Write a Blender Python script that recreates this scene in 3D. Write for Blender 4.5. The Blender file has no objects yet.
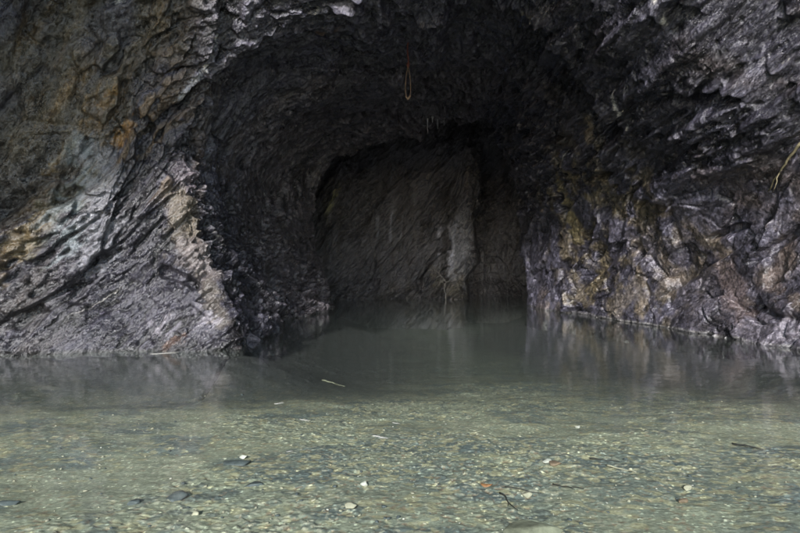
import bpy, bmesh, math, random
import numpy as np
from mathutils import Vector, Matrix
from mathutils.bvhtree import BVHTree

random.seed(7)
sc = bpy.context.scene
col = sc.collection
QUAL = 1.0
F32 = np.float32

# ------------------------------------------------------------------ noise
def hsh(ix, iy, iz, seed):
    h = (ix.astype(np.uint32) * np.uint32(374761393) + iy.astype(np.uint32) * np.uint32(668265263)
         + iz.astype(np.uint32) * np.uint32(2147483647 & 1274126177) + np.uint32((seed * 974634777) & 0xffffffff))
    h ^= h >> np.uint32(13); h *= np.uint32(1274126177); h ^= h >> np.uint32(16); h *= np.uint32(2246822519); h ^= h >> np.uint32(13)
    return h

def u01(h):
    return (h & np.uint32(0xffffff)).astype(F32) * F32(1 / 16777216.0)

def vnoise(q, seed=0):
    """smooth value noise in -1..1, q is (n,3)"""
    f = np.floor(q); i = f.astype(np.int64).astype(np.uint32); t = (q - f).astype(F32)
    t = t * t * t * (t * (t * 6 - 15) + 10)
    r = 0
    one = np.uint32(1)
    for dz in (0, 1):
        wz = t[:, 2] if dz else 1 - t[:, 2]
        for dy in (0, 1):
            wy = t[:, 1] if dy else 1 - t[:, 1]
            for dx in (0, 1):
                wx = t[:, 0] if dx else 1 - t[:, 0]
                r = r + u01(hsh(i[:, 0] + np.uint32(dx), i[:, 1] + np.uint32(dy), i[:, 2] + np.uint32(dz), seed)) * (wx * wy * wz)
    return r * 2 - 1

def fbm(q, octs, seed=0, gain=0.5, lac=2.03, ridged=False):
    a = 1.0; s = 0; tot = 0; k = 1.0
    for o in range(octs):
        n = vnoise(q * F32(k), seed + o * 17)
        if ridged: n = 1 - 2 * np.abs(n)
        s = s + a * n; tot += a; a *= gain; k *= lac
    return s / tot

def cells(q, seed, tilt=1.2):
    """faceted noise: every Voronoi cell is a small plane with its own height and tilt; also distance to the cell border"""
    b = np.floor(q - 0.5)
    best = np.full(len(q), 1e9, F32); second = np.full(len(q), 1e9, F32); val = np.zeros(len(q), F32)
    for dx in (0, 1):
        for dy in (0, 1):
            for dz in (0, 1):
                c = b + np.array([dx, dy, dz], F32)
                ci = c.astype(np.int64).astype(np.uint32)
                h = hsh(ci[:, 0], ci[:, 1], ci[:, 2], seed)
                jx = u01(h); h2 = h * np.uint32(2654435761) ^ (h >> np.uint32(7)); jy = u01(h2 >> np.uint32(5))
                h3 = h2 * np.uint32(2246822519) ^ (h2 >> np.uint32(9)); jz = u01(h3 >> np.uint32(4))
                o = np.stack([c[:, 0] + 0.15 + 0.7 * jx, c[:, 1] + 0.15 + 0.7 * jy, c[:, 2] + 0.15 + 0.7 * jz], 1).astype(F32) - q
                d = (o * o).sum(1)
                v = (jx * 7.3 + jy * 3.1 + jz * 5.7) % 1.0 - 0.5
                tx = (jx * 13.7 + jz * 3) % 1.0 - 0.5; ty = (jy * 11.3 + jx * 5) % 1.0 - 0.5; tz = (jz * 17.9 + jy * 2) % 1.0 - 0.5
                v = v + tilt * (o[:, 0] * tx + o[:, 1] * ty + o[:, 2] * tz)
                m = d < best
                second = np.where(m, best, np.minimum(second, d))
                best = np.where(m, d, best); val = np.where(m, v, val)
    return val.astype(F32), (np.sqrt(second) - np.sqrt(best)).astype(F32)

def sstep(a, b, x):
    t = np.clip((x - a) / (b - a), 0, 1)
    return t * t * (3 - 2 * t)

# cleavage planes of the slate, one set on the left, two on the right (low, high): the columns are a long and a
# short direction inside the planes and the direction across them
def frame(n, d):
    n = np.array(n, float); n /= np.linalg.norm(n)
    d = np.array(d, float); d -= n * np.dot(d, n); d /= np.linalg.norm(d)
    return np.stack([d, np.cross(n, d), n], 1).astype(F32)
FR = [frame((-0.70, 0.42, 0.57), (0.62, 0, 0.78)),
      frame((-1.0, -0.05, -0.07), (0.01, -0.84, 0.55)),
      frame((-0.80, 0.02, 0.60), (0.093, -0.97, 0.2))]

def slate_coords(p, i):
    w = np.stack([vnoise(p * 0.4, 101), vnoise(p * 0.4, 102), vnoise(p * 0.4, 103)], 1) * 0.22
    w += np.stack([vnoise(p * 1.7, 104), vnoise(p * 1.7, 105), vnoise(p * 1.7, 106)], 1) * 0.045
    return ((p + w) @ FR[i]).astype(F32)

def relief_part(p, rough, coarse, i):
    q = slate_coords(p, i)
    h = coarse * (0.30 if i != 1 else 0.2) * fbm(p * 0.38, 3, 5)
    lump = sstep(-0.3, 0.5, fbm(p * 0.55, 2, 60))              # some areas are blocky, others smooth slabs
    slab = 1.0 if i != 1 else 0.30                              # low on the right the rock breaks in large plain slabs
    c1, e1 = cells(q / np.array([3.4, 1.5, 0.70] if i != 1 else [4.0, 1.3, 0.9], F32), 1, 1.2 if i != 1 else 0.8)
    c2, e2 = cells(q / np.array([1.5, 0.62, 0.26] if i != 1 else [1.7, 0.50, 0.40], F32), 2, 1.2 if i != 1 else 0.8)
    c3, e3 = cells(q / np.array([0.55, 0.26, 0.12], F32), 3, 1.9)
    c4, e4 = cells(q / np.array([0.19, 0.11, 0.055], F32), 4, 1.9)
    h = h + coarse * 0.30 * c1 + (0.15 if i != 1 else 0.15) * (0.65 + 0.7 * lump) * c2 + slab * rough * 0.115 * (0.5 + 0.9 * lump) * c3 + slab * rough * 0.050 * (0.5 + 0.9 * lump) * c4
    h = h + 0.010 * rough * fbm(q / np.array([0.20, 0.16, 0.06], F32), 3, 40, ridged=True)
    crack = 1 - sstep(0.0, 0.09, np.minimum(e1 * 1.0, e2 * 1.3))
    h = h - 0.08 * crack * sstep(0.0, 0.4, vnoise(p * 0.9, 77))
    return [h.astype(F32), lump.astype(F32), c2, (c3 + 0.9 * c4).astype(F32), q]

def rock_relief(p, rough=1.0, coarse=1.0):
    """height (m) out of the rock into the cave; the right hand side of the cave is split along another direction"""
    wob = 0.5 * fbm(p * 0.6, 3, 90)
    k = sstep(2.0, 3.2, p[:, 0] + wob); up = sstep(2.3, 3.6, p[:, 2] + wob)
    W = np.stack([1 - k, k * (1 - up), k * up], 1)
    pick = W.argmax(1)
    H = np.zeros(len(p), F32); LU = H.copy(); A = H.copy(); B = H.copy(); Q = np.zeros((len(p), 3), F32)
    for i in range(3):
        m = W[:, i] > 0.01
        if not m.any(): continue
        r = relief_part(p[m], rough, coarse, i)
        w = W[m, i]
        H[m] += r[0] * w; LU[m] += r[1] * w
        s = (pick[m] == i)
        idx = np.nonzero(m)[0][s]
        A[idx] = r[2][s]; B[idx] = r[3][s]; Q[idx] = r[4][s]
    return H, LU, A, B, Q, pick

def shade_coords(p, pick):
    """cleavage frame coordinates of the broken surface itself, so that no texture stretches over the steps"""
    Q = np.empty((len(p), 3), F32)
    for i in range(3):
        m = pick == i
        Q[m] = p[m] @ FR[i] * (np.array([1, 1, 0.5], F32) if i == 1 else F32(1))
    return Q

# ------------------------------------------------------------------ interpolation (monotone cubic)
def pchip_resample(A, counts):
    """A (n, ...) -> resampled along axis 0 with counts[i] steps in interval i"""
    n = len(A); d = A[1:] - A[:-1]
    m = np.zeros_like(A)
    prod = d[1:] * d[:-1]
    s = d[1:] + d[:-1]
    with np.errstate(all='ignore'):
        hm = np.where(prod > 0, 2 * d[1:] * d[:-1] / np.where(s == 0, 1, s), 0)
    m[1:-1] = 0.6 * hm + 0.4 * np.clip(0.5 * s, -1.5, 1.5)
    m[0] = d[0]; m[-1] = d[-1]
    out = []
    for i in range(n - 1):
        k = counts[i]
        t = (np.arange(k) / k).reshape((k,) + (1,) * (A.ndim - 1))
        t2 = t * t; t3 = t2 * t
        out.append((2 * t3 - 3 * t2 + 1) * A[i] + (t3 - 2 * t2 + t) * m[i] + (3 * t2 - 2 * t3) * A[i + 1] + (t3 - t2) * m[i + 1])
    out.append(A[-1:])
    return np.concatenate(out, 0)

# ------------------------------------------------------------------ mesh helpers
def grid_mesh(name, P, mat, colors=None, smooth=True, flip=False, slate=None):
    nt, ns = P.shape[:2]
    me = bpy.data.meshes.new(name)
    V = P.reshape(-1, 3).astype(F32)
    idx = np.arange(nt * ns, dtype=np.int32).reshape(nt, ns)
    a, b, c, d = idx[:-1, :-1], idx[:-1, 1:], idx[1:, 1:], idx[1:, :-1]
    q = np.stack([a, d, c, b] if flip else [a, b, c, d], -1).reshape(-1, 4)
    nf = len(q)
    me.vertices.add(len(V)); me.vertices.foreach_set('co', V.ravel())
    me.loops.add(nf * 4); me.loops.foreach_set('vertex_index', q.ravel())
    me.polygons.add(nf)
    me.polygons.foreach_set('loop_start', np.arange(0, nf * 4, 4, dtype=np.int32))
    me.polygons.foreach_set('loop_total', np.full(nf, 4, np.int32))
    me.update(calc_edges=True)
    me.polygons.foreach_set('use_smooth', np.full(nf, smooth))
    if colors is not None:
        at = me.color_attributes.new('tint', 'FLOAT_COLOR', 'POINT')
        C4 = np.ones((len(V), 4), F32); C4[:, :colors.shape[-1]] = colors.reshape(len(V), -1)
        at.data.foreach_set('color', C4.ravel())
    if slate is not None:
        at = me.attributes.new('slate', 'FLOAT_VECTOR', 'POINT'); at.data.foreach_set('vector', slate.reshape(-1, 3).astype(F32).ravel())
    me.materials.append(mat)
    o = bpy.data.objects.new(name, me); col.objects.link(o)
    return o

def tag(o, label=None, cat=None, group=None, kind=None):
    if label: o['label'] = label
    if cat: o['category'] = cat
    if group: o['group'] = group
    if kind: o['kind'] = kind
    return o

# ------------------------------------------------------------------ materials
def new_mat(name):
    m = bpy.data.materials.new(name); m.use_nodes = True
    nt = m.node_tree; nt.nodes.clear()
    out = nt.nodes.new('ShaderNodeOutputMaterial')
    return m, nt, out

def nd(nt, typ, inp=None, **kw):
    n = nt.nodes.new(typ)
    for k, v in kw.items(): setattr(n, k, v)
    for k, v in (inp or {}).items():
        if isinstance(v, bpy.types.NodeSocket): nt.links.new(v, n.inputs[k])
        else: n.inputs[k].default_value = v
    return n

def slate_vector(nt, sx, sy, sz, attr=True):
    """position measured along and across the cleavage planes, scaled"""
    if attr: v = nd(nt, 'ShaderNodeAttribute', attribute_name='slate').outputs['Vector']
    else: v = nd(nt, 'ShaderNodeTexCoord').outputs['Object']
    return nd(nt, 'ShaderNodeVectorMath', {0: v, 1: (sx, sy, sz)}, operation='MULTIPLY').outputs[0]

def rock_material(name, attr=True, base=(0.1, 0.1, 0.12), wet=0.5):
    m, nt, out = new_mat(name)
    L = nt.links
    co = nd(nt, 'ShaderNodeTexCoord').outputs['Object']
    def facets(sx, sy, sz):
        """height made of small tilted planes, one per broken chip"""
        v = slate_vector(nt, sx, sy, sz, attr)
        wn = nd(nt, 'ShaderNodeTexNoise', {'Vector': v, 'Scale': 0.9, 'Detail': 2})
        v = nd(nt, 'ShaderNodeVectorMath', {0: v, 1: wn.outputs['Color']}, operation='ADD').outputs[0]
        vo = nd(nt, 'ShaderNodeTexVoronoi', {'Vector': v, 'Scale': 1.0})
        d = nd(nt, 'ShaderNodeVectorMath', {0: v, 1: vo.outputs['Position']}, operation='SUBTRACT').outputs[0]
        c = nd(nt, 'ShaderNodeVectorMath', {0: vo.outputs['Color'], 1: (0.5, 0.5, 0.5)}, operation='SUBTRACT').outputs[0]
        return nd(nt, 'ShaderNodeVectorMath', {0: d, 1: c}, operation='DOT_PRODUCT').outputs['Value'], vo
    f1, vA = facets(8, 14, 26)
    f2, vB = facets(26, 38, 64)
    v1 = slate_vector(nt, 7, 9, 18, attr)
    n1 = nd(nt, 'ShaderNodeTexNoise', {'Vector': v1, 'Scale': 1.0, 'Detail': 9, 'Roughness': 0.7})
    n2 = nd(nt, 'ShaderNodeTexNoise', {'Vector': co, 'Scale': 42.0, 'Detail': 6, 'Roughness': 0.75})
    n3 = nd(nt, 'ShaderNodeTexNoise', {'Vector': co, 'Scale': 2.3, 'Detail': 6, 'Roughness': 0.65})
    src = nd(nt, 'ShaderNodeAttribute', attribute_name='tint').outputs['Color'] if attr else None
    if src is None:
        src = nd(nt, 'ShaderNodeRGB'); src.outputs[0].default_value = (*base, 1); src = src.outputs[0]
    r1 = nd(nt, 'ShaderNodeMapRange', {'Value': n1.outputs['Fac'], 'From Min': 0.30, 'From Max': 0.72, 'To Min': 0.45, 'To Max': 1.6})
    r2 = nd(nt, 'ShaderNodeMapRange', {'Value': n2.outputs['Fac'], 'From Min': 0.32, 'From Max': 0.70, 'To Min': 0.62, 'To Max': 1.4})
    mu = nd(nt, 'ShaderNodeMath', {0: r1.outputs[0], 1: r2.outputs[0]}, operation='MULTIPLY')
    sc_ = nd(nt, 'ShaderNodeVectorMath', {0: src, 'Scale': mu.outputs[0]}, operation='SCALE')
    # small pale mineral grains
    gr = nd(nt, 'ShaderNodeTexNoise', {'Vector': co, 'Scale': 95.0, 'Detail': 2, 'Roughness': 0.5})
    gm = nd(nt, 'ShaderNodeMapRange', {'Value': gr.outputs['Fac'], 'From Min': 0.69, 'From Max': 0.74, 'To Min': 0.0, 'To Max': 0.55})
    mx = nd(nt, 'ShaderNodeMix', {'Factor': gm.outputs[0]}, data_type='RGBA')
    L.new(sc_.outputs[0], mx.inputs['A']); mx.inputs['B'].default_value = (0.34, 0.33, 0.33, 1)
    rough = nd(nt, 'ShaderNodeMapRange', {'Value': n3.outputs['Fac'], 'From Min': 0.35, 'From Max': 0.68, 'To Min': 0.36 - 0.26 * wet, 'To Max': 0.66 - 0.24 * wet})
    b1 = nd(nt, 'ShaderNodeBump', {'Height': n1.outputs['Fac'], 'Strength': 0.7, 'Distance': 0.035})
    b2 = nd(nt, 'ShaderNodeBump', {'Height': f1, 'Strength': 0.9, 'Distance': 0.055, 'Normal': b1.outputs[0]})
    b25 = nd(nt, 'ShaderNodeBump', {'Height': f2, 'Strength': 0.9, 'Distance': 0.022, 'Normal': b2.outputs[0]})
    b3 = nd(nt, 'ShaderNodeBump', {'Height': n2.outputs['Fac'], 'Strength': 0.6, 'Distance': 0.012, 'Normal': b25.outputs[0]})
    bs = nd(nt, 'ShaderNodeBsdfPrincipled', {'Base Color': mx.outputs['Result'], 'Roughness': rough.outputs[0], 'Normal': b3.outputs[0],
                                             'Specular IOR Level': 0.9})
    L.new(bs.outputs[0], out.inputs[0])
    return m

def simple_mat(name, color, rough=0.6, nscale=20, var=0.5, bump=0.3, metallic=0.0):
    m, nt, out = new_mat(name)
    co = nd(nt, 'ShaderNodeTexCoord').outputs['Object']
    n = nd(nt, 'ShaderNodeTexNoise', {'Vector': co, 'Scale': nscale, 'Detail': 6, 'Roughness': 0.65})
    r = nd(nt, 'ShaderNodeMapRange', {'Value': n.outputs['Fac'], 'From Min': 0.3, 'From Max': 0.7, 'To Min': 1 - var, 'To Max': 1 + var})
    s = nd(nt, 'ShaderNodeVectorMath', {0: color, 'Scale': r.outputs[0]}, operation='SCALE')
    b = nd(nt, 'ShaderNodeBump', {'Height': n.outputs['Fac'], 'Strength': bump, 'Distance': 0.01})
    bs = nd(nt, 'ShaderNodeBsdfPrincipled', {'Base Color': s.outputs[0], 'Roughness': rough, 'Metallic': metallic, 'Normal': b.outputs[0]})
    nt.links.new(bs.outputs[0], out.inputs[0])
    return m

M_rock = rock_material('slate_rock', wet=0.75)
M_back = rock_material('inner_rock', wet=0.4)

# ------------------------------------------------------------------ stains and minerals on the rock: capsules in world metres
# (ax,ay,az, bx,by,bz, radius, colour, strength, streakiness)
STAINS = []
#STAINS_BEGIN
def st(a, b, r, c, k=0.9, streak=0.0): STAINS.append((a, b, r, c, k, streak))
ochre = (0.22, 0.135, 0.05); tan = (0.12, 0.105, 0.09); tan2 = (0.125, 0.105, 0.076); teal = (0.17, 0.20, 0.21); white = (0.50, 0.48, 0.45)
st((-4.72, 9.95, 4.0), (-4.05, 9.75, 4.65), 0.085, ochre, 0.75, 0.8)
st((-4.72, 10.4, 3.5), (-4.3, 10.15, 3.8), 0.10, (0.28, 0.15, 0.04), 0.75, 0.5)
st((-5.6, 10.0, 2.9), (-4.9, 9.9, 3.7), 0.10, (0.22, 0.15, 0.06), 0.7, 0.8)
st((-6.1, 10.0, 1.8), (-5.05, 10.3, 2.9), 0.26, (0.11, 0.095, 0.05), 0.7, 1.1)
st((-6.6, 9.9, 1.3), (-5.7, 10.0, 2.2), 0.2, (0.13, 0.095, 0.05), 0.7, 1.1)
st((-5.1, 10.0, 3.25), (-5.55, 10.2, 1.9), 0.26, teal, 0.7, 1.3)
st((-4.9, 10.2, 3.1), (-5.0, 10.4, 1.6), 0.30, (0.22, 0.22, 0.24), 0.6, 1.0)
st((-3.78, 11.0, 3.15), (-3.84, 11.0, 2.5), 0.26, (0.14, 0.12, 0.135), 0.85, 0.1)
st((-3.86, 11.0, 2.5), (-3.66, 10.95, 1.75), 0.30, tan2, 0.9, 0.1)
st((-3.6, 10.95, 1.7), (-3.42, 10.9, 1.25), 0.28, (0.15, 0.13, 0.125), 0.85, 0.1)
st((-3.45, 10.8, 1.25), (-3.1, 10.7, 0.55), 0.20, tan, 0.85, 0.1)
st((-4.5, 9.7, 5.1), (-4.27, 9.5, 5.45), 0.05, white, 0.8, 0.0)
st((-3.69, 10.47, 4.25), (-3.27, 10.45, 4.72), 0.06, (0.36, 0.36, 0.38), 0.8, 0.2)
st((-3.27, 10.45, 4.72), (-3.02, 10.3, 5.25), 0.04, white, 0.7, 0.0)
st((-4.2, 10.5, 3.9), (-3.8, 10.6, 4.25), 0.035, (0.30, 0.32, 0.18), 0.8, 0.0)
st((-3.95, 10.45, 0.10), (-3.7, 10.5, 0.2), 0.09, (0.13, 0.075, 0.045), 0.5, 0.9)
st((-1.6, 11.2, 5.5), (-1.2, 11.3, 5.75), 0.12, (0.13, 0.07, 0.035), 0.6, 0.2)
for k in range(16):   # small paler patches low on the left face
    random.seed(40 + k)
    x0 = random.uniform(-5.2, -3.3); z0 = random.uniform(0.15, 1.35)
    st((x0, 10.6, z0), (x0 + 0.22, 10.6, z0 + 0.3), random.uniform(0.04, 0.09), random.choice([(0.16, 0.15, 0.175), (0.24, 0.225, 0.25), (0.10, 0.09, 0.12)]), 0.7, 0.8)
# right hand side
st((3.97, 9.71, 5.6), (4.2, 9.95, 5.3), 0.055, white, 0.9, 0.0)
st((4.1, 12.08, 4.8), (4.29, 12.38, 4.52), 0.05, white, 0.9, 0.0)
st((4.29, 12.38, 4.52), (4.7, 12.9, 4.26), 0.05, white, 0.9, 0.0)
st((2.3, 11.95, 6.15), (2.65, 12.45, 5.8), 0.14, (0.15, 0.135, 0.085), 0.75, 0.0)
st((4.45, 17.5, 3.5), (4.9, 17.6, 2.2), 0.30, (0.23, 0.19, 0.10), 0.85, 0.0)
st((4.5, 15.0, 4.95), (4.62, 15.12, 4.4), 0.13, (0.24, 0.19, 0.13), 0.8, 0.0)
st((4.6, 18.2, 1.9), (5.0, 17.6, 0.5), 0.35, (0.15, 0.125, 0.085), 0.75, 0.0)
st((5.6, 16.0, 0.25), (5.9, 15.2, 0.9), 0.28, (0.15, 0.13, 0.115), 0.85, 0.0)
st((6.6, 12.1, 0.5), (6.5, 12.5, 1.4), 0.35, (0.15, 0.115, 0.11), 0.7, 0.0)
st((6.9, 11.0, 1.8), (6.85, 11.4, 1.1), 0.25, (0.12, 0.092, 0.08), 0.75, 0.0)
st((6.34, 13.1, 2.1), (6.4, 12.6, 1.6), 0.28, (0.16, 0.13, 0.095), 0.7, 0.0)
st((6.75, 10.3, 0.2), (6.5, 11.6, 0.35), 0.28, (0.16, 0.145, 0.17), 0.8, 0.0)
st((6.4, 9.9, 3.2), (6.6, 9.9, 2.7), 0.16, (0.2, 0.13, 0.05), 0.7, 0.0)

#STAINS_END

def apply_stains_and_light(p, q, C, lst):
    for (a, b, r, c, st, streak) in lst:
        a = np.array(a, F32); b = np.array(b, F32)
        lo = np.minimum(a, b) - 2.2 * r; hi = np.maximum(a, b) + 2.2 * r
        m = np.all((p > lo) & (p < hi), axis=1)
        if not m.any(): continue
        pp = p[m]; ab = b - a
        t = np.clip(((pp - a) @ ab) / max(1e-6, float(ab @ ab)), 0, 1)
        d = np.linalg.norm(pp - (a + t[:, None] * ab), axis=1) / r
        n = fbm(pp * F32(1.3 / r), 3, 300, gain=0.6) * 0.75
        if streak:
            n = n + 0.9 * streak * fbm(q[m] / np.array([0.6, 0.5, 0.05], F32), 3, 310)
        k = (1 - sstep(0.35, 1.35, d + 1.3 * n)) * st
        C[m] = C[m] * (1 - k[:, None]) + np.array(c, F32) * k[:, None]

# ------------------------------------------------------------------ cave shell
# ribs of the cave, from the mouth behind the camera inwards.  Stations: left bed, left water line, four up the
# left wall, left crown, crown, right crown, four down the right wall, right water line, right bed
RIBS = [
 # mouth, out of view: tall and wide so the sun reaches the walls
 [(-13,-7,-1.6),(-13,-7,0.3),(-13,-7,2.2),(-12.6,-7,5),(-11.5,-7,8.6),(-8.6,-7,12.2),(-4,-7,14.6),(0.2,-7,15.2),(4.5,-7,14.4),(8.4,-7,12),(11,-7,8.6),(12.2,-7,5),(12.5,-7,2),(12.5,-7,0.2),(12.5,-7,-1.6)],
 [(-11.2,1,-1.6),(-11.3,1,0),(-11.3,1,1.6),(-11,1,3.9),(-9.8,1,6.6),(-7.2,1,9.4),(-3.4,1,11.0),(0.2,1,11.4),(3.8,1,10.9),(7.0,1,9.2),(9.2,1,6.4),(10.0,1,3.8),(10.2,1,1.6),(10.2,1,0),(10.2,1,-1.6)],
 [(-9.8,5.5,-1.6),(-9.9,5.5,0),(-9.9,5.5,1.5),(-8.4,5.4,2.9),(-6.7,5.3,4.1),(-4.8,5.4,5.9),(-2.8,5.5,8.9),(0.3,5.5,9.2),(3.2,5.5,8.8),(5.6,5.5,6.8),(7.4,5.5,5.1),(8.6,5.5,3.2),(8.7,5.5,1.4),(8.6,5.5,0),(8.6,5.5,-1.6)],  # unseen rib, haunches drawn in to shade the upper walls
 [(-8.3,8.8,-1.6),(-8.5,9.0,0),(-8.4,8.8,1.3),(-8.0,8.4,2.9),(-6.8,8.0,4.9),(-4.9,8.0,6.4),(-2.3,8.2,7.3),(0.3,8.3,7.6),(2.6,8.1,7.3),(4.9,7.9,6.3),(6.5,8.1,4.8),(7.4,8.4,2.9),(7.6,8.6,1.2),(7.2,8.6,0),(7.1,8.6,-1.6)],
 [(-5.2,9.8,-1.4),(-5.2,10.25,0),(-5.15,10.55,1.1),(-5.1,10.6,2.4),(-4.6,10.3,3.8),(-3.6,10.0,5.1),(-1.9,10.0,5.9),(0.3,10.2,6.4),(2.5,10.0,6.5),(4.2,10.0,5.3),(5.8,10.2,4.0),(6.75,10.3,2.6),(7.08,10.4,1.1),(6.75,10.5,0),(6.7,10.5,-1.4)],
 [(-2.7,10.4,-1.4),(-2.85,10.75,0),(-3.2,11.1,1.1),(-3.65,11.2,2.3),(-3.75,11.2,3.5),(-3.1,11.2,4.8),(-1.8,11.4,5.6),(0.1,11.8,6.25),(2.0,12.0,6.5),(3.6,12.2,5.35),(5.1,12.2,4.0),(6.15,12.3,2.5),(6.65,12.4,1.1),(6.4,12.5,0),(6.4,12.5,-1.4)],
 [(-2.5,13.5,-1.5),(-2.8,13.7,0),(-3.35,13.8,1.1),(-3.85,13.8,2.3),(-3.9,13.8,3.6),(-3.1,13.8,4.9),(-1.7,14.0,5.8),(0.3,14.2,6.5),(2.2,14.2,6.6),(3.5,14.4,5.6),(4.5,14.6,4.1),(5.55,14.7,2.5),(6.1,14.8,1.1),(5.95,15,0),(5.95,15,-1.5)],
 [(-2.3,17.5,-1.5),(-2.6,17.6,0),(-3.2,17.8,1.1),(-3.75,17.8,2.3),(-3.7,17.8,3.7),(-2.8,17.9,5.0),(-1.4,18.0,5.9),(0.5,18.2,6.5),(2.4,18.2,6.7),(3.6,18.0,5.7),(4.2,18.0,4.2),(4.6,18.0,2.5),(4.95,18.0,1.1),(5.1,18.0,0),(5.1,18.0,-1.5)],
 [(-2.0,21.3,-1.6),(-2.25,21.4,0),(-2.6,21.5,1.0),(-3.15,21.6,2.3),(-3.0,21.6,4.1),(-2.2,21.6,5.2),(-0.6,21.5,5.8),(1.2,21.5,6.2),(2.4,21.5,6.6),(3.4,21.5,6.1),(3.75,21.5,5.1),(4.2,21.5,3.4),(4.35,21.5,1.2),(4.3,21.5,0),(4.3,21.5,-1.6)],
 [(-3.4,22.6,-1.6),(-3.6,22.6,0),(-4.2,22.6,1.0),(-4.8,22.5,2.5),(-4.5,22.5,4.2),(-3.4,22.5,5.6),(-1.4,22.4,6.6),(0.8,22.4,7.2),(2.6,22.4,7.5),(4.2,22.4,7.0),(5.1,22.4,5.6),(5.5,22.4,3.4),(5.6,22.4,1.2),(5.6,22.4,0),(5.6,22.4,-1.6)],
 [(-4.2,25,-1.6),(-4.4,25,0),(-5.0,25,1.0),(-5.4,25,2.5),(-5.2,25,4.6),(-4.0,25,6.4),(-1.8,25,7.6),(0.8,25,8.2),(3.0,25,8.2),(5.0,25,7.6),(6.3,25,6.0),(6.7,25,3.4),(6.7,25,1.2),(6.6,25,0),(6.6,25,-1.6)],
 [(-4.2,30,-1.6),(-4.4,30,0),(-5.0,30,1.0),(-5.4,30,2.5),(-5.2,30,4.6),(-4.0,30,6.4),(-1.8,30,7.6),(0.8,30,8.2),(3.0,30,8.2),(5.0,30,7.6),(6.3,30,6.0),(6.7,30,3.4),(6.7,30,1.2),(6.6,30,0),(6.6,30,-1.6)],
]
R = np.array(RIBS, float)
tc = [int(c * QUAL) for c in (60, 90, 240, 200, 250, 260, 230, 190, 100, 50, 30)]
scn = [int(c * QUAL) for c in (40, 105, 115, 120, 125, 120, 105, 105, 120, 115, 120, 115, 105, 40)]
G = pchip_resample(R, tc)
G = pchip_resample(np.swapaxes(G, 0, 1), scn); G = np.swapaxes(G, 0, 1).copy()

iE = sum(tc[:4]); lo_, hi_ = iE - 110, iE + 110        # take the crease out of the left face where two spans meet
seg = G[lo_:hi_].copy(); hann = np.hanning(hi_ - lo_)[:, None, None]
for _ in range(350):
    seg[1:-1] += 0.5 * hann[1:-1] * ((seg[:-2] + seg[2:]) / 2 - seg[1:-1])
G[lo_:hi_] = seg

def grid_normals(G):
    du = np.gradient(G, axis=0); dv = np.gradient(G, axis=1)
    n = np.cross(du, dv); n /= np.maximum(1e-9, np.linalg.norm(n, axis=2, keepdims=True))
    return n

NR = grid_normals(G)
# normals have to point into the cave (towards its axis)
ax = np.array([0.5, 0, 2.5]); mid = G[G.shape[0] // 2, G.shape[1] // 2]; nm = NR[G.shape[0] // 2, G.shape[1] // 2]
if np.dot(nm, ax - np.array([mid[0], 0, mid[2]])) < 0: NR = -NR
for _ in range(30):   # smooth the direction field so that the displacement never crosses itself
    NR[1:-1] = (NR[:-2] + NR[1:-1] * 2 + NR[2:]) / 4
    NR[:, 1:-1] = (NR[:, :-2] + NR[:, 1:-1] * 2 + NR[:, 2:]) / 4
NR /= np.linalg.norm(NR, axis=2, keepdims=True)

P0 = G.reshape(-1, 3).astype(F32)
H, LUMP, C2, C3, Q, PICK = rock_relief(P0)
x, y, z = P0[:, 0], P0[:, 1], P0[:, 2]
# jagged overhanging lip that runs from the roof down the right haunch: behind it the roof steps up
wv = fbm(P0 * 0.9, 3, 71); wv2 = cells(P0 * F32(1.6), 72, 1.0)[0]
dl = y - (11.35 + 0.52 * (x - 1.0) + 0.55 * wv + 0.35 * wv2)
reg = sstep(0.7, 1.3, x) * sstep(4.9, 4.2, x) * sstep(3.7, 4.4, z)
H = H - 0.75 * reg * sstep(0.0, 0.10, dl) * sstep(4.0, 0.6, dl) + 0.12 * reg * sstep(-0.5, 0.0, dl) * (dl < 0.05)
# a second, fainter step over the left haunch
dl2 = y - (10.9 + 0.8 * (z - 4.8) + 0.5 * wv + 0.25 * wv2)
reg2 = sstep(-0.6, -1.2, x) * sstep(-3.9, -3.3, x) * sstep(4.2, 4.9, z)
H = H - 0.32 * reg2 * sstep(0.0, 0.08, dl2) * sstep(2.5, 0.4, dl2)
# clefts
def cleft(a, b, r, depth):
    global H
    a = np.array(a, F32); b = np.array(b, F32); ab = b - a
    m = np.all((P0 > np.minimum(a, b) - 1.2) & (P0 < np.maximum(a, b) + 1.2), axis=1)
    pp = P0[m]; t = np.clip(((pp - a) @ ab) / float(ab @ ab), 0, 1)
    d = np.linalg.norm(pp - (a + t[:, None] * ab), axis=1) / r + 0.5 * wv[m] + 0.3 * wv2[m]
    H[m] -= depth * (1 - sstep(0.5, 0.95, d))
cleft((5.0, 11.0, 4.3), (5.5, 10.2, 4.25), 0.22, 0.40)
cleft((6.2, 12.9, 1.9), (6.7, 11.3, 2.3), 0.10, 0.22)
cleft((6.7, 11.8, 1.5), (6.85, 10.6, 2.1), 0.09, 0.2)
cleft((-4.1, 10.8, 1.35), (-3.5, 10.8, 1.1), 0.13, 0.25)
cleft((-5.2, 10.4, 1.2), (-4.4, 10.6, 1.5), 0.11, 0.2)
cleft((-2.9, 13.0, 2.0), (-3.3, 14.2, 3.4), 0.16, 0.3)
cleft((-1.6, 12.5, 5.3), (-2.6, 12.8, 4.4), 0.15, 0.3)
H = H * (1 - 0.97 * np.exp(-((x + 5.2) ** 2 + (y - 10.4) ** 2 + (z - 0.3) ** 2) / 0.35))
Hg = H.reshape(G.shape[:2]).copy()
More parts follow.
